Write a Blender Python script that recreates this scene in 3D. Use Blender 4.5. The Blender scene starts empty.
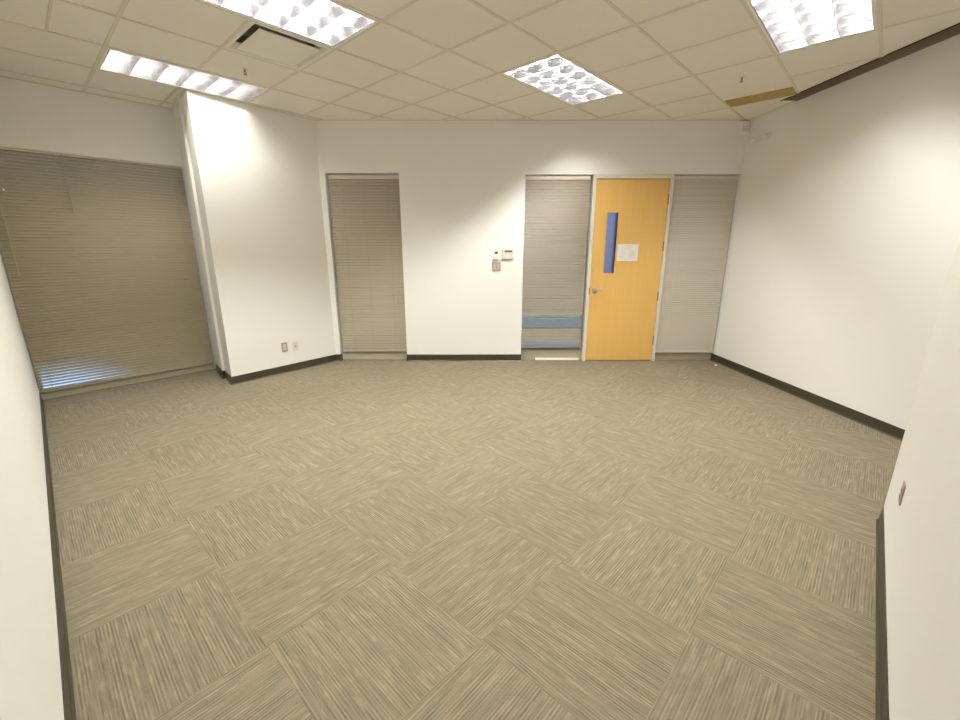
import bpy, bmesh, math, random
from mathutils import Vector, Matrix
random.seed(7)
C = bpy.context.scene.collection
PI = math.pi
G = math.radians(46.906)                       # the building grid stands turned against the rear wall
UX, UY = math.cos(G), math.sin(G)
H = 2.986                                      # ceiling height
def UV(u, v, z=0.0):
    return Vector((u*UX + v*UY, u*UY - v*UX, z))
def gu(i): return 3.203 + .6075*i              # ceiling grid lines
def gv(j): return -2.157 + .6117*j

# ------------------------------------------------------------------ materials
def new_mat(name):
    m = bpy.data.materials.new(name); m.use_nodes = True
    return m, m.node_tree, m.node_tree.nodes['Principled BSDF']
def plain(name, col, rough=.6, metal=0.0, spec=.5):
    m, t, b = new_mat(name)
    b.inputs['Base Color'].default_value = (*col, 1)
    b.inputs['Roughness'].default_value = rough
    b.inputs['Metallic'].default_value = metal
    b.inputs['Specular IOR Level'].default_value = spec
    return m
def bumpy(name, col, rough, scale, strength, dist=.002, col2=None, cscale=None):
    m, t, b = new_mat(name)
    N = t.nodes.new; L = t.links.new
    b.inputs['Roughness'].default_value = rough
    b.inputs['Base Color'].default_value = (*col, 1)
    tc = N('ShaderNodeTexCoord')
    n = N('ShaderNodeTexNoise'); n.inputs['Scale'].default_value = scale; n.inputs['Detail'].default_value = 3
    L(tc.outputs['Object'], n.inputs['Vector'])
    bp = N('ShaderNodeBump'); bp.inputs['Strength'].default_value = strength; bp.inputs['Distance'].default_value = dist
    L(n.outputs['Fac'], bp.inputs['Height']); L(bp.outputs['Normal'], b.inputs['Normal'])
    if col2:
        n2 = N('ShaderNodeTexNoise'); n2.inputs['Scale'].default_value = cscale or scale; n2.inputs['Detail'].default_value = 4
        L(tc.outputs['Object'], n2.inputs['Vector'])
        r = N('ShaderNodeValToRGB'); r.color_ramp.elements[0].position = .38; r.color_ramp.elements[1].position = .62
        r.color_ramp.elements[0].color = (*col, 1); r.color_ramp.elements[1].color = (*col2, 1)
        L(n2.outputs['Fac'], r.inputs['Fac']); L(r.outputs['Color'], b.inputs['Base Color'])
    return m
def emit(name, col, s):
    m = bpy.data.materials.new(name); m.use_nodes = True
    t = m.node_tree; t.nodes.clear()
    e = t.nodes.new('ShaderNodeEmission'); o = t.nodes.new('ShaderNodeOutputMaterial')
    e.inputs['Color'].default_value = (*col, 1); e.inputs['Strength'].default_value = s
    t.links.new(e.outputs[0], o.inputs['Surface'])
    return m
def glass(name, tint=(.93, .96, .97)):
    m = bpy.data.materials.new(name); m.use_nodes = True
    t = m.node_tree; t.nodes.clear(); N = t.nodes.new
    tr = N('ShaderNodeBsdfTransparent'); tr.inputs['Color'].default_value = (*tint, 1)
    gl = N('ShaderNodeBsdfGlossy'); gl.inputs['Roughness'].default_value = .02
    fr = N('ShaderNodeFresnel'); fr.inputs['IOR'].default_value = 1.45
    mx = N('ShaderNodeMixShader'); o = N('ShaderNodeOutputMaterial')
    t.links.new(fr.outputs[0], mx.inputs[0]); t.links.new(tr.outputs[0], mx.inputs[1]); t.links.new(gl.outputs[0], mx.inputs[2])
    t.links.new(mx.outputs[0], o.inputs['Surface'])
    return m

def carpet_mat():
    m, t, b = new_mat('striped_carpet_tile')
    N = t.nodes.new; L = t.links.new
    def math_(op, a, c=None):
        n = N('ShaderNodeMath'); n.operation = op
        for k, x in enumerate((a, c)):
            if x is None: continue
            if isinstance(x, (int, float)): n.inputs[k].default_value = x
            else: L(x, n.inputs[k])
        return n.outputs[0]
    tc = N('ShaderNodeTexCoord')
    mp = N('ShaderNodeMapping'); mp.inputs['Rotation'].default_value = (0, 0, -G)
    L(tc.outputs['Object'], mp.inputs['Vector'])
    sp = N('ShaderNodeSeparateXYZ'); L(mp.outputs[0], sp.inputs[0])
    T = .6
    xs = math_('DIVIDE', math_('SUBTRACT', sp.outputs['X'], .395), T)
    ys = math_('DIVIDE', math_('SUBTRACT', sp.outputs['Y'], .32), T)
    ix, iy = math_('FLOOR', xs), math_('FLOOR', ys)
    par = math_('FLOORED_MODULO', math_('ADD', ix, iy), 2.0)
    fx, fy = math_('MULTIPLY', math_('SUBTRACT', xs, ix), T), math_('MULTIPLY', math_('SUBTRACT', ys, iy), T)
    def mix(a, c, f):
        return math_('ADD', math_('MULTIPLY', a, math_('SUBTRACT', 1.0, f)), math_('MULTIPLY', c, f))
    al, ac = mix(fx, fy, par), mix(fy, fx, par)
    tid = math_('ADD', math_('MULTIPLY', ix, 3.17), math_('MULTIPLY', iy, 7.73))
    def streak(sa, sc, detail, off):
        cb = N('ShaderNodeCombineXYZ')
        L(math_('MULTIPLY', al, sa), cb.inputs[0]); L(math_('MULTIPLY', ac, sc), cb.inputs[1])
        L(math_('ADD', tid, off), cb.inputs[2])
        n = N('ShaderNodeTexNoise'); n.inputs['Scale'].default_value = 1; n.inputs['Detail'].default_value = detail
        L(cb.outputs[0], n.inputs['Vector'])
        return n.outputs['Fac']
    def ramp(f, a, c):
        r = N('ShaderNodeMapRange'); r.inputs['From Min'].default_value = a; r.inputs['From Max'].default_value = c
        L(f, r.inputs['Value']); return r.outputs[0]
    per = math_('MULTIPLY', ac, 2*PI/.0118)
    jit = math_('MULTIPLY', streak(3, 30, 1, .3), 5.0)         # threads drift a little
    thread = math_('SINE', math_('ADD', per, jit))
    amp = ramp(streak(6, 44, 1, 5.1), .36, .60)                # where the threads show, else flat pile
    fine = math_('SUBTRACT', ramp(streak(3, 230, 0, 2.2), .3, .7), .5)
    mid = math_('SUBTRACT', ramp(streak(9, 52, 1, 9.7), .34, .66), .5)
    fleck = ramp(streak(10, 44, 1, 14.3), .60, .68)            # short pale flecks
    soft = math_('ADD', math_('ADD', .46, math_('MULTIPLY', math_('MULTIPLY', thread, amp), .29)),
                 math_('ADD', math_('ADD', math_('MULTIPLY', fine, .26), math_('MULTIPLY', mid, .20)), math_('MULTIPLY', fleck, .22)))
    pile = N('ShaderNodeTexNoise'); pile.inputs['Scale'].default_value = 300; pile.inputs['Detail'].default_value = 2
    L(tc.outputs['Object'], pile.inputs['Vector'])
    val = math_('ADD', soft, math_('MULTIPLY', math_('SUBTRACT', pile.outputs['Fac'], .5), .8))
    # each tile a shade of its own, picked at random
    wn = N('ShaderNodeTexWhiteNoise'); wn.noise_dimensions = '1D'; L(tid, wn.inputs['W'])
    val = math_('ADD', val, math_('MULTIPLY', math_('SUBTRACT', wn.outputs['Value'], .5), .07))
    cr = N('ShaderNodeValToRGB'); e = cr.color_ramp.elements
    e[0].position = 0; e[0].color = (.130, .109, .074, 1)
    e[1].position = 1; e[1].color = (.312, .266, .186, 1)
    L(val, cr.inputs['Fac']); L(cr.outputs['Color'], b.inputs['Base Color'])
    b.inputs['Roughness'].default_value = .95; b.inputs['Specular IOR Level'].default_value = .15
    bp = N('ShaderNodeBump'); bp.inputs['Strength'].default_value = .35; bp.inputs['Distance'].default_value = .003
    L(val, bp.inputs['Height']); L(bp.outputs['Normal'], b.inputs['Normal'])
    return m
def wood_mat():
    m, t, b = new_mat('maple_veneer')
    N = t.nodes.new; L = t.links.new
    tc = N('ShaderNodeTexCoord'); mp = N('ShaderNodeMapping'); mp.inputs['Scale'].default_value = (28, 28, .9)
    L(tc.outputs['Object'], mp.inputs['Vector'])
    n = N('ShaderNodeTexNoise'); n.inputs['Scale'].default_value = 1.0; n.inputs['Detail'].default_value = 5; n.inputs['Distortion'].default_value = .4
    L(mp.outputs[0], n.inputs['Vector'])
    r = N('ShaderNodeValToRGB'); e = r.color_ramp.elements
    e[0].position = .3; e[0].color = (.70, .43, .122, 1); e[1].position = .7; e[1].color = (.73, .455, .135, 1)
    L(n.outputs['Fac'], r.inputs['Fac']); L(r.outputs['Color'], b.inputs['Base Color'])
    b.inputs['Roughness'].default_value = .42
    return m

WALL = bumpy('painted_plaster', (.87, .865, .835), .85, 260, .12, .0015)
TILE = bumpy('mineral_ceiling_tile', (.88, .85, .785), .95, 240, .5, .002, (.83, .80, .73), 300)
TEE = plain('ceiling_tee_paint', (.74, .69, .58), .6)
CARPET = carpet_mat()
WOOD = wood_mat()
FRAME = plain('frame_paint', (.70, .655, .56), .45)
KICK = plain('beige_rail_paint', (.45, .405, .295), .7)
SLAT = plain('blind_slat_beige', (.43, .37, .275), .5)
RAIL = plain('blind_rail_cream', (.66, .60, .49), .5)
CORD = plain('cord_tan', (.36, .31, .23), .8)
SLATD = plain('blind_slat_khaki', (.36, .305, .20), .5)
SLATM = plain('blind_slat_greige', (.355, .315, .25), .5)
SLATP = plain('blind_slat_pale', (.60, .55, .46), .5)
WAND = plain('wand_clear', (.40, .355, .26), .3)
VINYL = plain('dark_vinyl_base', (.045, .037, .022), .32)
WHITE = plain('white_plastic', (.85, .83, .78), .4)
IVORY = plain('ivory_plastic', (.74, .70, .60), .45)
TAUPE = plain('taupe_plastic', (.40, .33, .265), .5)
TAUPEL = plain('taupe_paddle', (.50, .43, .36), .5)
PINKISH = plain('mauve_brown_plastic', (.34, .25, .225), .5)
DARK = plain('dark_slot', (.02, .018, .015), .6)
LCD = plain('grey_display', (.13, .125, .09), .25)
STEEL = plain('satin_nickel', (.72, .68, .60), .28, 1.0)
BRASS = plain('bronze_metal', (.32, .22, .10), .4, 1.0)
ENAMEL = plain('white_enamel', (.88, .87, .84), .35)
LOUVER = plain('semi_specular_aluminium', (.62, .61, .64), .27, 1.0)
LAMP = emit('fluorescent_tube', (1.0, .98, .92), 272)
LAMPD = emit('fluorescent_tube_dim', (1.0, .97, .88), 112)
LAMPT = emit('fluorescent_tube_soft', (1.0, .98, .92), 205)
LAMPL = emit('fluorescent_tube_strong', (1.0, .98, .91), 312)  # tubes set stronger to lift the upper left wall
LAMPN = emit('fluorescent_tube_added', (1.0, .98, .915), 138)  # tubes of the added overhead fixture that lifts the near room
VENTW = plain('vent_enamel', (.84, .82, .75), .5)
VENTD = plain('vent_throat', (.38, .35, .28), .7)
SLOTM = plain('dark_brown_channel', (.30, .24, .185), .6)
STRIP = bumpy('tan_raw_board', (.46, .33, .12), .8, 60, .2, .001, (.40, .28, .10), 20)
GLASS = glass('window_glass')
VISION = glass('door_glass', (.80, .78, .90))
PAPER = plain('paper', (.84, .80, .77), .7)
INKP = plain('faded_pink_ink', (.70, .54, .52), .8)
INKG = plain('faded_grey_ink', (.55, .52, .50), .8)
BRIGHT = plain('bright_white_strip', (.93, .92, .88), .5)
HALL = plain('corridor_paint', (.80, .72, .66), .8)
HALLF = plain('corridor_floor', (.60, .55, .50), .8)

# ------------------------------------------------------------------ mesh helpers
class MB:
    def __init__(s): s.bm = bmesh.new()
    def box(s, x0, x1, y0, y1, z0, z1, mtx=None, bevel=0):
        vs = [s.bm.verts.new(Vector(p)) for p in
              ((x0,y0,z0),(x1,y0,z0),(x1,y1,z0),(x0,y1,z0),(x0,y0,z1),(x1,y0,z1),(x1,y1,z1),(x0,y1,z1))]
        fs = [s.bm.faces.new([vs[i] for i in q]) for q in ((3,2,1,0),(4,5,6,7),(0,1,5,4),(1,2,6,5),(2,3,7,6),(3,0,4,7))]
        if bevel:
            es = list({e for f in fs for e in f.edges})
            r = bmesh.ops.bevel(s.bm, geom=es, offset=bevel, segments=2, profile=.6, affect='EDGES')
            vs = list({v for f in r['faces'] for v in f.verts} | {v for v in vs if v.is_valid})
        if mtx:
            for v in vs: v.co = mtx @ v.co
        return s
    def prism(s, poly, z0, z1):
        a = sum(poly[i][0]*poly[(i+1) % len(poly)][1] - poly[(i+1) % len(poly)][0]*poly[i][1] for i in range(len(poly)))
        if a < 0: poly = poly[::-1]
        b = [s.bm.verts.new((p[0], p[1], z0)) for p in poly]; t = [s.bm.verts.new((p[0], p[1], z1)) for p in poly]
        n = len(poly)
        s.bm.faces.new(b[::-1]); s.bm.faces.new(t)
        for i in range(n): s.bm.faces.new((b[i], b[(i+1) % n], t[(i+1) % n], t[i]))
        return s
    def lathe(s, prof, n=20, mtx=None):                      # prof: (r, z) list
        rings = []
        for r, z in prof:
            if r < 1e-6: rings.append([s.bm.verts.new((0, 0, z))])
            else: rings.append([s.bm.verts.new((r*math.cos(2*PI*k/n), r*math.sin(2*PI*k/n), z)) for k in range(n)])
        for a, b in zip(rings, rings[1:]):
            for k in range(n):
                q = [a[k % len(a)], a[(k+1) % len(a)], b[(k+1) % len(b)], b[k % len(b)]]
                q = list(dict.fromkeys(q))
                if len(q) > 2: s.bm.faces.new(q)
        for r in (rings[0], rings[-1]):
            if len(r) > 2:
                s.bm.faces.new(r if r is rings[-1] else r[::-1])
        if mtx:
            for r in rings:
                for v in r: v.co = mtx @ v.co
        return s
    def tube(s, p0, p1, r, n=12):
        p0, p1 = Vector(p0), Vector(p1); d = p1 - p0
        m = Matrix.Translation(p0) @ d.to_track_quat('Z', 'Y').to_matrix().to_4x4()
        return s.lathe([(r, 0), (r, d.length)], n, m)
    def face(s, pts):
        s.bm.faces.new([s.bm.verts.new(Vector(p)) for p in pts]); return s
    def build(s, name, mat, parent=None, loc=None, rz=None, smooth=False, label=None):
        bmesh.ops.recalc_face_normals(s.bm, faces=s.bm.faces)
        me = bpy.data.meshes.new(name); s.bm.to_mesh(me); s.bm.free()
        me.materials.append(mat)
        if smooth:
            for p in me.polygons: p.use_smooth = True
        o = bpy.data.objects.new(name, me); C.objects.link(o)
        if parent: o.parent = parent
        if loc is not None: o.location = loc
        if rz is not None: o.rotation_euler = (0, 0, rz)
        if label: o['label'] = label
        return o
def thing(name, label, cat, loc, rz=0.0, group=None):
    o = bpy.data.objects.new(name, None); o.empty_display_size = .1; C.objects.link(o)
    o.location = loc; o.rotation_euler = (0, 0, rz); o['label'] = label; o['category'] = cat
    if group: o['group'] = group
    return o
def tag(o, label, cat, group=None):
    o['label'] = label; o['category'] = cat
    if group: o['group'] = group
    return o
def struct(o, label=None, cat=None):
    o['kind'] = 'structure'
    if label: o['label'] = label
    if cat: o['category'] = cat
    return o
def xy(p): return (p[0], p[1])

# ------------------------------------------------------------------ plan
YB = 5.66                                                  # face of the rear wall
LW0, LW1 = Vector((-4.46, 4.066)), Vector((.061, -.330))   # left wall, window end -> corner behind the camera
lwd = (LW1 - LW0).normalized(); lwn = Vector((-lwd.y, lwd.x))      # towards the room
if lwn.dot(Vector((0, 3)) - LW0) < 0: lwn = -lwn
RW0, RW1 = Vector((3.225, 5.70)), Vector((3.445, 3.00))    # right wall
rwd = (RW1 - RW0).normalized(); rwn = Vector((rwd.y, -rwd.x))
if rwn.x > 0: rwn = -rwn
def rw_at(y): return RW0 + rwd*((y - RW0.y)/rwd.y)
NC = UV(3.115, .230)                                       # free corner of the near partition
NW1 = UV(-.18, .287)
nwd = (Vector(xy(NW1)) - Vector(xy(NC))).normalized(); nwn = Vector((-nwd.y, nwd.x))
if nwn.dot(-Vector(xy(NC))+Vector((0, 3))) < 0: nwn = -nwn
COL0 = Vector((-2.822, 4.614)); COL1 = Vector((-1.985, YB))
SIDE, SE = 1.475, 1.512                                               # column side towards the window (u)
VW = -6.05                                                 # face of the window wall (v)
WZ = 3.02

# floor
fl = MB(); fl.prism([xy(UV(-.3, -6.22)), xy(UV(-.3, .45)), xy(UV(3.2, 1.9)), (3.8, 1.0), (3.8, 5.86), (-3.2, 5.86), xy(UV(1.9, -6.22))], -.12, 0)
struct(fl.build('floor', CARPET), 'grey beige carpet tiles laid in quarter turns', 'floor')

# walls
w = MB(); a = LW0 - lwd*.3; b_ = LW1 + lwd*.12
w.prism([xy(a), xy(b_), xy(b_ - lwn*.12), xy(a - lwn*.12)], -.02, WZ)
struct(w.build('wall_left', WALL))
w = MB()
w.prism([xy(UV(-.45, VW)), xy(UV(SIDE+.4, VW)), xy(UV(SIDE+.4, VW-.16)), xy(UV(-.45, VW-.16))], 2.405, WZ)
struct(w.build('wall_window', WALL))
w = MB()
pts = [xy(COL0), xy(UV(SIDE, -5.555)), xy(UV(SIDE-.028, -5.555)), xy(UV(SE, -6.05)), xy(UV(SE+.03, -6.30)), xy(UV(3.0, -6.30)), (-1.985, 5.96), xy(COL1)]
w.prism(pts, -.02, H+.004)
struct(w.build('wall_column', WALL))
w = MB()
YT = YB + .2
w.box(-1.99, -1.917, YB, YT, -.02, WZ); w.box(-1.917, -1.003, YB, YT, 2.405, WZ); w.box(-1.003, .56, YB, YT, -.02, WZ)
w.box(.56, 3.235, YB, YT, 2.388, WZ)
struct(w.build('wall_back', WALL))
w = MB(); a = RW0 - rwd*.3; b_ = RW0 + rwd*5.2
w.prism([xy(a), xy(b_), xy(b_ - rwn*.12), xy(a - rwn*.12)], -.02, 3.2)
struct(w.build('wall_right', WALL))
w = MB()
ret = UV(3.115, 1.85)
w.prism([xy(NC), xy(NW1 + (NW1 - NC)*.06), xy(UV(-.36, .40)), xy(UV(2.98, .36)), xy(UV(2.98, 1.85)), xy(ret)], -.02, WZ)
struct(w.build('wall_near', WALL))

# baseboards: a vinyl cove, drawn as a profile swept along the wall foot
def baseboard(name, pts, left=True, h=.095, mat=VINYL):
    prof = [(.016, 0), (.012, .004), (.006, .012), (.005, h-.004), (.003, h), (-.002, h), (-.002, 0)]
    m = MB(); P = [Vector(xy(p)) for p in pts]; offs = []
    for k, p in enumerate(P):
        ds = []
        if k > 0: ds.append((P[k]-P[k-1]).normalized())
        if k < len(P)-1: ds.append((P[k+1]-P[k]).normalized())
        ns = [Vector((-d.y, d.x)) if left else Vector((d.y, -d.x)) for d in ds]
        n = sum(ns, Vector((0, 0))).normalized(); offs.append(n / max(.3, n.dot(ns[0])))
    rings = [[m.bm.verts.new((p.x + o.x*q, p.y + o.y*q, z)) for q, z in prof] for p, o in zip(P, offs)]
    n = len(prof)
    for A, B in zip(rings, rings[1:]):
        for k in range(n): m.bm.faces.new((A[k], A[(k+1) % n], B[(k+1) % n], B[k]))
    m.bm.faces.new(rings[0]); m.bm.faces.new(rings[-1][::-1])
    return struct(m.build(name, mat))
baseboard('baseboard_left', [LW0 - lwd*.03, LW1 - lwd*.03])
baseboard('baseboard_column', [UV(SE, -6.03), UV(SIDE-.028, -5.555), UV(SIDE, -5.555), COL0, COL1, (-1.917, YB), (-1.917, YB+.06)], left=False)
baseboard('baseboard_back', [(-1.003, YB+.06), (-1.003, YB), (.56, YB), (.56, YB+.05)], left=False)
baseboard('baseboard_right', [rw_at(5.74), rw_at(1.3)], left=False)
baseboard('baseboard_near', [UV(3.115, .42), NC, NW1 + (NC-NW1).normalized()*.03], left=False)

# ------------------------------------------------------------------ ceiling
ROOM = [((UV(0, VW-.1)).xy, Vector((UY, -UX))),               # half planes (point, inward normal)
        (Vector((LW0 - lwn*.1)), lwn), (Vector((0, YB+.15)), Vector((0, -1))), (RW0 - rwn*.05, rwn), (Vector(xy(NC)) - nwn*1.6, nwn)]
def clip(poly, p, n):
    out = []
    for k in range(len(poly)):
        a, b = poly[k], poly[(k+1) % len(poly)]
        da, db = (a-p).dot(n), (b-p).dot(n)
        if da >= 0: out.append(a)
        if da*db < 0: out.append(a + (b-a)*(da/(da-db)))
    return out
SL_Y0, SL_Y1, SL_W = 4.962, 1.45, .165
slot_p = RW0 + rwn*SL_W                                     # inner edge of the slot along the right wall
def pieces(poly):
    for p, n in ROOM:
        poly = clip(poly, p, n)
        if len(poly) < 3: return []
    out = [clip(poly, slot_p, rwn)]
    o = clip(poly, slot_p, -rwn)
    if len(o) > 2:
        out += [clip(o, Vector((0, SL_Y0)), Vector((0, 1))), clip(o, Vector((0, SL_Y1)), Vector((0, -1)))]
    return [q for q in out if len(q) > 2]
LIGHTS = [(-4, -5), (-4, -2), (0, -1), (0, 2), (-4, 1)]
HOLES = {(-3, -3)}                                          # the air vent
for i, j in LIGHTS: HOLES |= {(i, j), (i+1, j)}
STRIP_CELL = (3, 1)
tiles, tees = MB(), MB()
def quad(mb, u0, u1, v0, v1, z0, z1):
    for q in pieces([UV(u0, v0).xy, UV(u0, v1).xy, UV(u1, v1).xy, UV(u1, v0).xy]):
        mb.prism([tuple(p) for p in q], z0, z1)
for i in range(-7, 10):
    for j in range(-10, 7):
        if (i, j) in HOLES: continue
        if (i, j) == STRIP_CELL: quad(tiles, gu(3), gu(3.55), gv(1), gv(2), H+.005, H+.02); continue
        quad(tiles, gu(i), gu(i+1), gv(j), gv(j+1), H+.005, H+.02)
TW = .012
for i in range(-7, 11):
    wd = .012
    for j in range(-10, 7):                                 # tees along v, cell by cell
        if (i-1, j) in HOLES and (i, j) in HOLES: continue
        if i == 3 and j == 1: continue
        quad(tees, gu(i)-wd, gu(i)+wd, gv(j)+.0121, gv(j+1)-.0121, H, H+.006)
for j in range(-10, 7):                                     # main tees along u
    quad(tees, gu(-7), gu(10), gv(j)-TW, gv(j)+TW, H-.0005, H+.006)
quad(tees, gu(-4.52)-.008, gu(-4.52)+.008, gv(-4)+.012, gv(-3)-.012, H, H+.006)
ceil = struct(tiles.build('ceiling', TILE))
tees.build('ceiling_grid', TEE, ceil)
# angle moulding along the walls
am = MB()
def mould(a, b, n):
    a, b, n = Vector(xy(a)), Vector(xy(b)), Vector(xy(n)).normalized()
    am.prism([tuple(a), tuple(b), tuple(b + n*.02), tuple(a + n*.02)], H-.002, H+.0045)
mould(LW0, LW1, lwn); mould(UV(0, VW), UV(SE, VW), UV(0, 1)); mould((-1.98, YB), (3.2, YB), (0, -1)); mould(COL0, COL1, Vector((COL1-COL0).orthogonal().xy)*(1 if (COL1-COL0).orthogonal().x > 0 else -1))
mould(rw_at(5.64), rw_at(SL_Y0), rwn); mould(COL0, UV(SIDE, -5.555), UV(-1, 0)); mould(UV(SIDE-.028, -5.56), UV(SE, VW), UV(-1, 0))
struct(am.build('trim_1', TEE))

# dark slot channel along the right wall
def slot():
    e0, e1 = rw_at(SL_Y0), rw_at(SL_Y1)
    i0 = e0 + rwn*SL_W/1.0; i1 = e1 + rwn*SL_W
    ang = math.atan2(rwd.y, rwd.x); L_ = (e1-e0).length
    t = thing('slot_diffuser', 'long dark brown slot in the ceiling running along the top of the right wall', 'ceiling slot', (e0.x, e0.y, H), ang)
    # local x along wall, +y or -y towards room
    sgn = 1 if Vector((-rwd.y, rwd.x)).dot(rwn) > 0 else -1
    def bx(mb, x0, x1, a, b, z0, z1):
        y0, y1 = sorted((sgn*a, sgn*b)); mb.box(x0, x1, y0, y1, z0, z1)
    m = MB(); bx(m, 0, L_, .001, SL_W, .12, .13); bx(m, 0, L_, .001, .006, -.004, .12); bx(m, 0, .006, .006, SL_W-.001, .006, .12); bx(m, L_-.006, L_, .006, SL_W-.001, .006, .12)
    m.build('channel', SLOTM, t)
    m = MB(); bx(m, 0, L_, SL_W-.006, SL_W, -.003, .12); m.build('edge_shadow_strip', DARK, t, label='inner edge strip coloured black as a shadow line')  # inner side coloured black to stand for the shadow line along the edge
slot()

# tan strip where a cut tile leaves a gap
c0 = UV(gu(3.55), gv(1)+.012, H)
sm = MB(); sm.box(0, .42*.6075, -.587, 0, -.001, .012)
tag(sm.build('ceiling_strip', STRIP, None, UV(gu(3.55), gv(1)+.012, H), G), 'tan brown strip let into the white ceiling near the right wall', 'ceiling strip')

# troffers
def troffer(i, j, label, lamp=LAMP):
    L_, W_ = .6075*2 - .026, .6117 - .026
    c = UV(gu(i+1), gv(j+.5), H)
    t = thing('ceiling_light', label, 'ceiling light', c, G, 'recessed fluorescent ceiling lights')
    hx, hy = L_/2, W_/2
    f = MB(); e = .016
    f.box(-hx, hx, -hy, -hy+e, -.002, .014); f.box(-hx, hx, hy-e, hy, -.002, .014)
    f.box(-hx, -hx+e, -hy+e, hy-e, -.002, .014); f.box(hx-e, hx, -hy+e, hy-e, -.002, .014)
    f.build('light_frame', ENAMEL, t)
    hx -= e; hy -= e
    r = MB(); zt = .165
    V = [(-hx,-hy),(hx,-hy),(hx,hy),(-hx,hy)]
    k = .9
    for a in range(4):
        b = (a+1) % 4
        r.face([(*V[a], .012), (*V[b], .012), (*V[b], .11), (*V[a], .11)])
        r.face([(*V[a], .11), (*V[b], .11), (V[b][0]*k, V[b][1]*k, zt), (V[a][0]*k, V[a][1]*k, zt)])
    r.face([(x*k, y*k, zt) for x, y in V])
    r.build('reflector', ENAMEL, t)
    lv = MB(); zb, zt2 = .002, .069
    prof = [(.0025, zb), (.0034, zb+.016), (.0062, zb+.033), (.0105, zb+.050), (.017, zt2)]
    def blade(p0, p1):
        d = (Vector(p1)-Vector(p0)).normalized(); n = Vector((-d.y, d.x))
        pts = [(s, z) for s, z in prof] + [(-s, z) for s, z in prof[::-1]]
        A = [lv.bm.verts.new((p0[0]+n.x*s, p0[1]+n.y*s, z)) for s, z in pts]
        B = [lv.bm.verts.new((p1[0]+n.x*s, p1[1]+n.y*s, z)) for s, z in pts]
        m = len(pts)
        for q in range(m): lv.bm.faces.new((A[q], A[(q+1) % m], B[(q+1) % m], B[q]))
        lv.bm.faces.new(A[::-1]); lv.bm.faces.new(B)
    for q in (1, 2): y = -hy + 2*hy*q/3; blade((-hx, y), (hx, y))
    for q in range(1, 6): x = -hx + 2*hx*q/6; blade((x, -hy), (x, hy))
    for sg in (-1, 1): blade((-hx, sg*(hy-.004)), (hx, sg*(hy-.004))); blade((sg*(hx-.004), -hy), (sg*(hx-.004), hy))
    lv.build('louver', LOUVER, t)
    for q in (-1, 0, 1):
        m = MB(); m.tube((-hx+.02, q*2*hy/3, .088), (hx-.02, q*2*hy/3, .088), .0135, 12)
        m.build('fluorescent_tube', lamp, t, smooth=True)
    return t
troffer(-4, -5, 'recessed ceiling light flush against the top of the projecting column wall at left', LAMPD)
troffer(-4, -2, 'large recessed ceiling light cut by the photo top, directly beside the air vent', LAMPL)
troffer(0, -1, 'recessed ceiling light in the middle of the ceiling, above the left sidelight of the door')
troffer(0, 2, 'recessed ceiling light at upper right, nearest the dark ceiling slot', LAMPT)

troffer(-4, 1, 'added recessed ceiling light overhead, out of view, brightening the near floor and walls', LAMPN)  # unseen fixture added to brighten the nearest floor and walls

# air vent: plaque diffuser
def vent():
    c = UV(gu(-2.5), gv(-2.5), H)
    t = thing('air_vent', 'white square ceiling air vent with a drop plate, beside the large ceiling light', 'air vent', c, G)
    h = .2925
    m = MB()
    def ring(a, b, za, zb):
        A = [(-a,-a),(a,-a),(a,a),(-a,a)]; B = [(-b,-b),(b,-b),(b,b),(-b,b)]
        for k in range(4):
            l = (k+1) % 4
            m.face([(*A[k], za), (*A[l], za), (*B[l], zb), (*B[k], zb)])
    ring(h, .268, 0, 0); ring(.268, .225, 0, .045)
    bmesh.ops.remove_doubles(m.bm, verts=m.bm.verts, dist=1e-5)
    m.build('vent_frame', VENTW, t)
    m = MB()
    A = [(-.225,-.225),(.225,-.225),(.225,.225),(-.225,.225)]
    for k in range(4):
        l = (k+1) % 4; m.face([(*A[k], .045), (*A[l], .045), (*A[l], .10), (*A[k], .10)])
    m.face([(*p, .10) for p in A]); bmesh.ops.remove_doubles(m.bm, verts=m.bm.verts, dist=1e-5)
    m.build('vent_throat', VENTD, t, label='dark throat behind the plate')
    m = MB(); m.box(-.222, .222, -.222, .222, -.006, .002, bevel=.003)
    m.build('drop_plate', VENTW, t)
    for sx in (-1, 1):
        for sy in (-1, 1): MB().tube((sx*.15, sy*.15, .002), (sx*.15, sy*.15, .10), .006, 8).build('plate_hanger', VENTD, t)
vent()

def sprinkler(x, y, label):
    t = thing('sprinkler_head', label, 'sprinkler', (x, y, H+.004), .4, 'ceiling sprinkler heads'); t.scale = (.75, .75, .62)
    m = MB(); m.lathe([(0, .0), (.034, .0), (.034, -.003), (.024, -.010), (.013, -.013), (0, -.013)], 24); m.build('escutcheon', IVORY, t, smooth=False)
    m = MB(); m.tube((0, 0, -.012), (0, 0, -.03), .009, 12)
    for s in (-1, 1):
        m.tube((s*.008, 0, -.03), (s*.017, 0, -.048), .0028, 8); m.tube((s*.017, 0, -.048), (s*.004, 0, -.068), .0028, 8)
    m.tube((0, 0, -.03), (0, 0, -.066), .003, 8)
    m.build('sprinkler_frame', BRASS, t)
    m = MB(); m.lathe([(0, -.067), (.006, -.067), (.019, -.070), (.019, -.0725), (0, -.0725)], 18); m.build('deflector', BRASS, t)
sprinkler(-2.007, 4.138, 'small metal sprinkler head in the ceiling tile between the vent and the left light')
sprinkler(2.334, 4.301, 'small metal sprinkler head in the ceiling near the tan strip')

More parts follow.
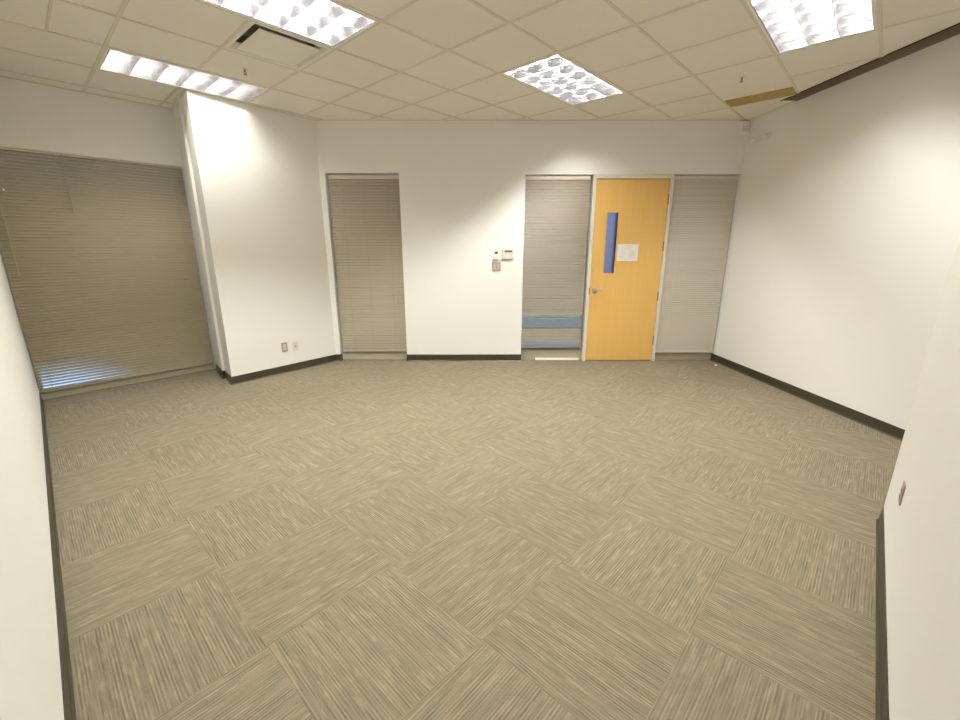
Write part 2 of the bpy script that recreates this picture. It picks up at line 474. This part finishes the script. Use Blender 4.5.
# ------------------------------------------------------------------ windows
def window(name, loc, rz, W, z0, z1, depth, jl=.035, jr=.035, top=.03, kick=.10, mull=None, label=None):
    """local x along the wall, -y into the room, y=0 the wall face"""
    t = bpy.data.objects.new(name, None); C.objects.link(t); t.location = loc; t.rotation_euler = (0, 0, rz)
    struct(t, label)
    m = MB(); y0, y1 = depth, depth+.05
    if jl: m.box(0, jl, y0, y1, z0, z1)
    if jr: m.box(W-jr, W, y0, y1, z0, z1)
    m.box(jl, W-jr, y0, y1, z1-top, z1)
    if mull: m.box(jl, W-jr, y0+.005, y1, mull-.02, mull+.02)
    m.build('window_frame', FRAME, t)
    m = MB(); m.box(0.002, W-.002, depth-.045, y1, z0, kick, bevel=.003); m.build('window_sill', KICK, t)
    m = MB(); m.box(jl, W-jr, depth+.02, depth+.028, kick, z1-top); m.build('window_pane', GLASS, t)
    return t
def blind(name, label, loc, rz, W, z0, z1, pitch, tilt, cords, wands=(), bottom=True, head=.042, mat=None, cmat=None):
    """hung blind: local x along, -y towards the room; tilt(x01, z) = slat angle from horizontal in degrees"""
    t = thing(name, label, 'window blind', loc, rz, 'horizontal slat blinds')
    m = MB(); m.box(0, W, -.018, .018, z1-head, z1, bevel=.003); m.build('head_rail', RAIL, t)
    m = MB(); sw = pitch*1.13; n = round((z1-head+.004-z0)/pitch); pitch = (z1-head+.004-z0)/n; sw = pitch*1.13; nx = 1 if W < 1.2 else 10
    for k in range(n):
        zc = z1-head+.004-pitch*(k+.5)
        rows = []
        for q in range(nx+1):
            f = q/nx; a = math.radians(tilt(f, zc)); ca, sa = math.cos(a), math.sin(a)
            row = []
            for s in (-.5, -.18, .18, .5):
                crown = .0055*(1-(2*s)**2)
                # across the slat: room edge low; crown bulges to the room side
                yy, zz = s*sw*ca, s*sw*sa
                row.append(m.bm.verts.new((f*W, yy - crown*sa, zc + zz + crown*ca)))
            rows.append(row)
        for A, B in zip(rows, rows[1:]):
            for e in range(3): m.bm.faces.new((A[e], B[e], B[e+1], A[e+1]))
    m.build('slats', mat or SLAT, t)
    if bottom:
        m = MB(); m.box(0, W, -.012, .012, z0-.016, z0+.006, bevel=.003); m.build('bottom_rail', mat or SLAT, t)
    for f in cords:
        m = MB(); m.box(f*W-.002, f*W+.002, -.0225, -.0212, z0, z1-head); m.build('ladder_cord', cmat or CORD, t)
    for f, zl in wands:
        m = MB(); m.tube((f*W, -.03, z1-head+.01), (f*W, -.032, zl), .004, 8); m.build('tilt_wand', WAND, t)
    return t

# big window, left
U0, U1 = -.074, SE
window('window_1', UV(U0, VW), G, U1-U0, 0, 2.405, .10, kick=.07, mull=.66, label='large window at left behind a closed blind')
def tilt1(f, z):
    op = max(0, min(1, (.52 - z)/.40)) * max(0, min(1, (.72 - f)/.55))
    if .655 < z < .682: return 47
    return 66 - 52*op
b1 = blind('window_blind', 'wide closed beige blind filling the large window at far left', UV(U0+.006, VW-.035), G, U1-U0-.012, .098, 2.4035, .031, tilt1, (.06, .33, .62, .94), [(.05, 1.25), (.365, 1.85)], head=.018, mat=SLATD, cmat=SLATD)
m = MB(); m.lathe([(0, .0), (.005, .002), (.007, .012), (.004, .02), (0, .022)], 10); m.build('white_bead', BRIGHT, b1, (.125, -.03, 2.02), label='tiny white bead on the blind')  # tiny white bead in front of the slats, part unidentified
# narrow window, rear wall
window('window_2', (-1.917, YB, 0), 0, .914, 0, 2.405, .125, jl=.02, jr=.02, kick=.105, label='narrow window in the rear wall next to the column')
blind('window_blind', 'narrow beige blind in the tall slim window next to the column', (-1.917+.015, YB+.06, 0), 0, .89, .135, 2.385, .036, lambda f, z: 66 if z > .45 else 66-30*(.45-z)/.33, (.2, .5, .84), [(.95, 1.35)])
# sidelights and the door
window('window_3', (.56, YB, 0), 0, .845, 0, 2.388, .115, jl=.012, jr=.02, kick=.15, label='glazed sidelight left of the door')
def tilt3(f, z):
    if .46 < z < .635: return -8 if z < .56 else 4
    if z < .262: return 0
    return 68 if not (.70 < z < .735 or .84 < z < .875) else 52
blind('window_blind', 'beige blind with bluish gaps near its foot, left of the wooden door', (.572, YB+.03, 0), 0, .80, .20, 2.372, .037, tilt3, (.085, .93), (), True, mat=SLATM, cmat=SLATM)
window('window_4', (2.405, YB, 0), 0, .83, 0, 2.388, .115, jl=.02, jr=.0, kick=.105, label='glazed sidelight right of the door')
blind('window_blind', 'plain grey beige blind between the wooden door and the right wall', (2.412, YB+.03, 0), 0, .80, .13, 2.372, .028, lambda f, z: 76, (.08, .17), (), mat=SLATP, cmat=plain('cord_pale', (.66, .60, .51), .7))

# door
d = bpy.data.objects.new('door_1', None); C.objects.link(d); d.location = (1.452, YB+.012, 0); struct(d, 'yellow maple door with a slim glass panel', 'door')
W_, Hd = .910, 2.337
vx0, vx1, vz0, vz1 = .163, .300, 1.19, 1.94
m = MB(); y0, y1 = 0, .045
m.box(0, vx0, y0, y1, .012, Hd); m.box(vx1, W_, y0, y1, .012, Hd); m.box(vx0, vx1, y0, y1, .012, vz0); m.box(vx0, vx1, y0, y1, vz1, Hd)
bmesh.ops.remove_doubles(m.bm, verts=m.bm.verts, dist=1e-5)
m.build('door_leaf', WOOD, d)
m = MB(); e = .012
m.box(vx0-e, vx0, -.004, y1, vz0-e, vz1+e); m.box(vx1, vx1+e, -.004, y1, vz0-e, vz1+e); m.box(vx0, vx1, -.004, y1, vz0-e, vz0); m.box(vx0, vx1, -.004, y1, vz1, vz1+e)
g = m.build('vision_frame', WOOD, d)
m = MB(); m.box(vx0, vx1, .018, .024, vz0, vz1); m.build('glass_panel', VISION, d)
hd = MB(); rot = Matrix.Rotation(PI/2, 4, 'X')
hd.lathe([(0, 0), (.034, 0), (.034, .006), (.026, .010), (.012, .012), (.012, .045), (0, .045)], 24, Matrix.Translation((.066, 0, .965)) @ rot)
hd.tube((.056, -.045, .965), (.150, -.047, .96), .0105, 12)
hd.lathe([(0, 0), (.018, .0), (.02, .008), (.015, .018), (0, .02)], 16, Matrix.Translation((.066, -.04, .965)) @ rot)
hd.build('door_handle', STEEL, d, smooth=False, label='satin metal lever handle')
for z in (2.10, 1.53, .89, .295):
    m = MB(); m.tube((W_+.004, -.008, z-.06), (W_+.004, -.008, z+.06), .009, 10); m.box(W_-.004, W_+.012, -.004, .002, z-.058, z+.058); m.build('hinge', BRASS, d, label='dark metal hinge')
m = MB()
f0, f1 = YB-.006, YB+.115
m.box(1.405, 1.449, f0, f1, 0, 2.388); m.box(2.365, 2.405, f0, f1, 0, 2.388); m.box(1.449, 2.365, f0, f1, 2.341, 2.388)
m.box(1.449, 1.458, YB+.06, YB+.075, 0, 2.341); m.box(2.356, 2.365, YB+.06, YB+.075, 0, 2.341); m.box(1.449, 2.365, YB+.06, YB+.075, 2.33, 2.341)
df = m.build('door_frame', FRAME, None); df.parent = d; df.location = (-1.452, -YB-.012, 0)
m = MB(); m.box(-.0145, -.0035, -.0205, -.0165, .915, 1.0); m.build('strike_plate', BRASS, d, label='bronze strike plate')

# notice taped to the door
nt = thing('paper_notice', 'small white printed paper notice taped to the yellow door beside its glass panel', 'notice', (1.777, YB+.0105, 1.345))
m = MB(); m.box(0, .270, -.0012, .0005, 0, .212); m.build('paper_sheet', PAPER, nt)
m = MB(); random.seed(3)
m.box(.085, .185, -.0018, -.0011, .186, .194)
for r_ in range(4): m.box(.06+.01*r_, .2-.012*r_, -.0018, -.0011, .172-.011*r_, .175-.011*r_)
m.build('printed_heading', INKP, nt)
m = MB()
for c_ in (0, 1):
    for r_ in range(9):
        x0 = .03 + .115*c_; m.box(x0, x0 + random.uniform(.06, .1), -.0018, -.0011, .125-.0115*r_, .1275-.0115*r_)
m.build('printed_lines', INKG, nt)

# ------------------------------------------------------------------ wall devices (local x along the wall, -y into the room)
t = thing('light_switch', 'small white wall sensor switch with a dark lens, left of the thermostat', 'switch', (.209, YB, 1.43))
m = MB(); m.box(-.036, .036, -.026, 0, -.07, .07, bevel=.005); m.build('switch_body', WHITE, t)
m = MB(); m.box(-.018, .022, -.029, -.025, .004, .034, bevel=.002); m.build('sensor_lens', LCD, t)
m = MB(); m.box(-.026, .026, -.03, -.025, -.056, -.012, bevel=.002); m.build('switch_button', WHITE, t)
t = thing('thermostat', 'white wall thermostat with a dark display strip, beside the left sidelight', 'thermostat', (.357, YB, 1.434))
m = MB(); m.box(-.074, .074, -.03, .002, -.062, .062, bevel=.008); m.build('thermostat_body', IVORY, t)
m = MB(); m.box(-.042, .058, -.0325, -.0295, .022, .044, bevel=.001); m.build('display', LCD, t)
m = MB()
for k in range(3): m.box(-.03+.028*k, -.012+.028*k, -.033, -.0295, -.03, -.018, bevel=.001)
m.build('thermostat_button', WHITE, t)
t = thing('wall_plate', 'taupe double wall plate below the white sensor switch', 'wall plate', (.213, YB, 1.275))
m = MB(); m.box(-.057, .057, -.007, 0, -.057, .057, bevel=.003); m.build('plate', TAUPE, t)
for s in (-1, 1):
    m = MB(); m.box(s*.025-.014, s*.025+.014, -.011, -.006, -.034, .034, bevel=.002); m.build('switch_paddle', TAUPEL, t, label='paler paddle')
cd = (COL1-COL0).normalized(); cang = math.atan2(cd.y, cd.x)
def colp(p, z):                                             # nearest point of the column face
    q = COL0 + cd*((Vector(p)-COL0).dot(cd)); return (q.x, q.y, z)
def receptacle(name, label, loc, rz, plate, face, kind):
    t = thing(name, label, 'outlet', loc, rz)
    m = MB(); m.box(-.036, .036, -.007, 0, -.058, .058, bevel=.003); m.build('plate', plate, t)
    if kind == 'duplex':
        for s in (-1, 1):
            m = MB(); m.box(-.0165, .0165, -.010, -.006, s*.0195-.0145, s*.0195+.0145, bevel=.004); f = m.build('socket_face', face, t)
            m = MB()
            for x in (-.006, .006): m.box(x-.0012, x+.0012, -.0108, -.0095, s*.0195-.002, s*.0195+.007)
            m.box(-.002, .002, -.0108, -.0095, s*.0195-.010, s*.0195-.006)
            m.build('socket_slots', DARK, f)
    else:
        m = MB(); m.box(-.0085, .0085, -.0095, -.006, -.009, .009, bevel=.001); f = m.build('jack', face, t)
        m = MB(); m.box(-.0055, .0055, -.0102, -.009, -.005, .005); m.build('jack_opening', DARK, f)
    return t
receptacle('power_outlet', 'tan power outlet low on the column wall, left of the white jack plate', colp((-2.416, 5.113), .325), cang, TAUPE, IVORY, 'duplex')
receptacle('data_jack', 'white jack plate low on the column wall, right of the tan outlet', colp((-2.327, 5.219), .312), cang, IVORY, TAUPEL, 'jack')
nang = math.atan2(nwd.y, nwd.x) + (0 if Vector((nwd.y, -nwd.x)).dot(nwn) > 0 else PI)
pn = Vector(xy(NC)) + nwd*((Vector((1.925, 1.737))-Vector(xy(NC))).dot(nwd))
receptacle('power_outlet', 'mauve brown power outlet low on the near right wall by its free corner', (pn.x, pn.y, .43), nang, PINKISH, TAUPE, 'duplex').scale = (.9, .9, .86)

# devices high in the far right corner
t = thing('motion_sensor', 'small white box sensor high in the far right corner under the ceiling', 'sensor', (3.165, YB, 2.905))
m = MB(); m.box(-.048, .048, -.055, 0, -.066, .066, bevel=.01); m.build('sensor_body', WHITE, t)
m = MB(); m.box(-.03, .03, -.058, -.053, -.04, .005, bevel=.003); m.build('sensor_lens', IVORY, t)
rq = rw_at(5.36); rang = math.atan2(rwd.y, rwd.x)
rz_ = rang if Vector((rwd.y, -rwd.x)).dot(rwn) > 0 else rang + PI
t = thing('wall_bracket', 'small white two armed bracket on the right wall below the corner sensor', 'bracket', (rq.x, rq.y, 2.735), rz_)
m = MB(); m.box(-.13, .13, -.02, 0, -.03, .03, bevel=.006); m.build('bracket_plate', WHITE, t)
for s in (-1, 1):
    m = MB(); m.tube((s*.095, -.018, 0), (s*.095, -.06, -.01), .012, 12)
    m.lathe([(0, 0), (.026, .0), (.03, .02), (.022, .035), (0, .037)], 16, Matrix.Translation((s*.095, -.055, -.01)) @ rot)
    m.build('arm', WHITE, t)

# bits on the floor
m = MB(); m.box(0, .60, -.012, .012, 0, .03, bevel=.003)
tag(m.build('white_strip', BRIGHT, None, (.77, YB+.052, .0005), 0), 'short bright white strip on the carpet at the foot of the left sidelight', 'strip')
random.seed(11)
m = MB(); bmesh.ops.create_icosphere(m.bm, subdivisions=2, radius=.016)
for v in m.bm.verts: v.co *= random.uniform(.7, 1.1); v.co.z = max(v.co.z*.7, -.008)
tag(m.build('paper_scrap', BRIGHT, None, (3.125, 5.42, .008), 0), 'tiny white scrap on the carpet near the right wall baseboard', 'scrap')

# ------------------------------------------------------------------ corridor seen through the door glass and the blind gaps
m = MB(); m.box(-2.6, 3.6, 7.55, 7.67, -.02, 3.0); struct(m.build('wall_corridor', HALL))
m = MB(); m.box(2.29, 2.36, 7.53, 7.551, 0, 2.6); struct(m.build('trim_2', plain('corridor_trim', (.22, .24, .40), .6)))
m = MB(); m.box(-2.6, 3.6, YT+.001, 7.55, -.05, -.001); struct(m.build('floor_corridor', HALLF))

# ------------------------------------------------------------------ world, camera, view
wd = bpy.data.worlds.new('dusk'); bpy.context.scene.world = wd; wd.use_nodes = True
bg = wd.node_tree.nodes['Background']; bg.inputs['Color'].default_value = (.42, .62, .95, 1); bg.inputs['Strength'].default_value = 1.7
cam = bpy.data.cameras.new('camera'); co = bpy.data.objects.new('camera', cam); C.objects.link(co)
cam.sensor_width = 36; cam.lens = 15.92; cam.clip_start = .02
co.location = (0, 0, 1.523); co.rotation_euler = (math.radians(90-14.926), 0, 0)
S = bpy.context.scene; S.camera = co
S.view_settings.view_transform = 'Standard'; S.view_settings.look = 'None'
S.view_settings.exposure = 0.0; S.view_settings.gamma = 1.0; S.view_settings.use_curve_mapping = False
S.cycles.use_denoising = True; S.cycles.max_bounces = 10; S.cycles.diffuse_bounces = 6; S.cycles.transparent_max_bounces = 12
S.cycles.sample_clamp_indirect = 6
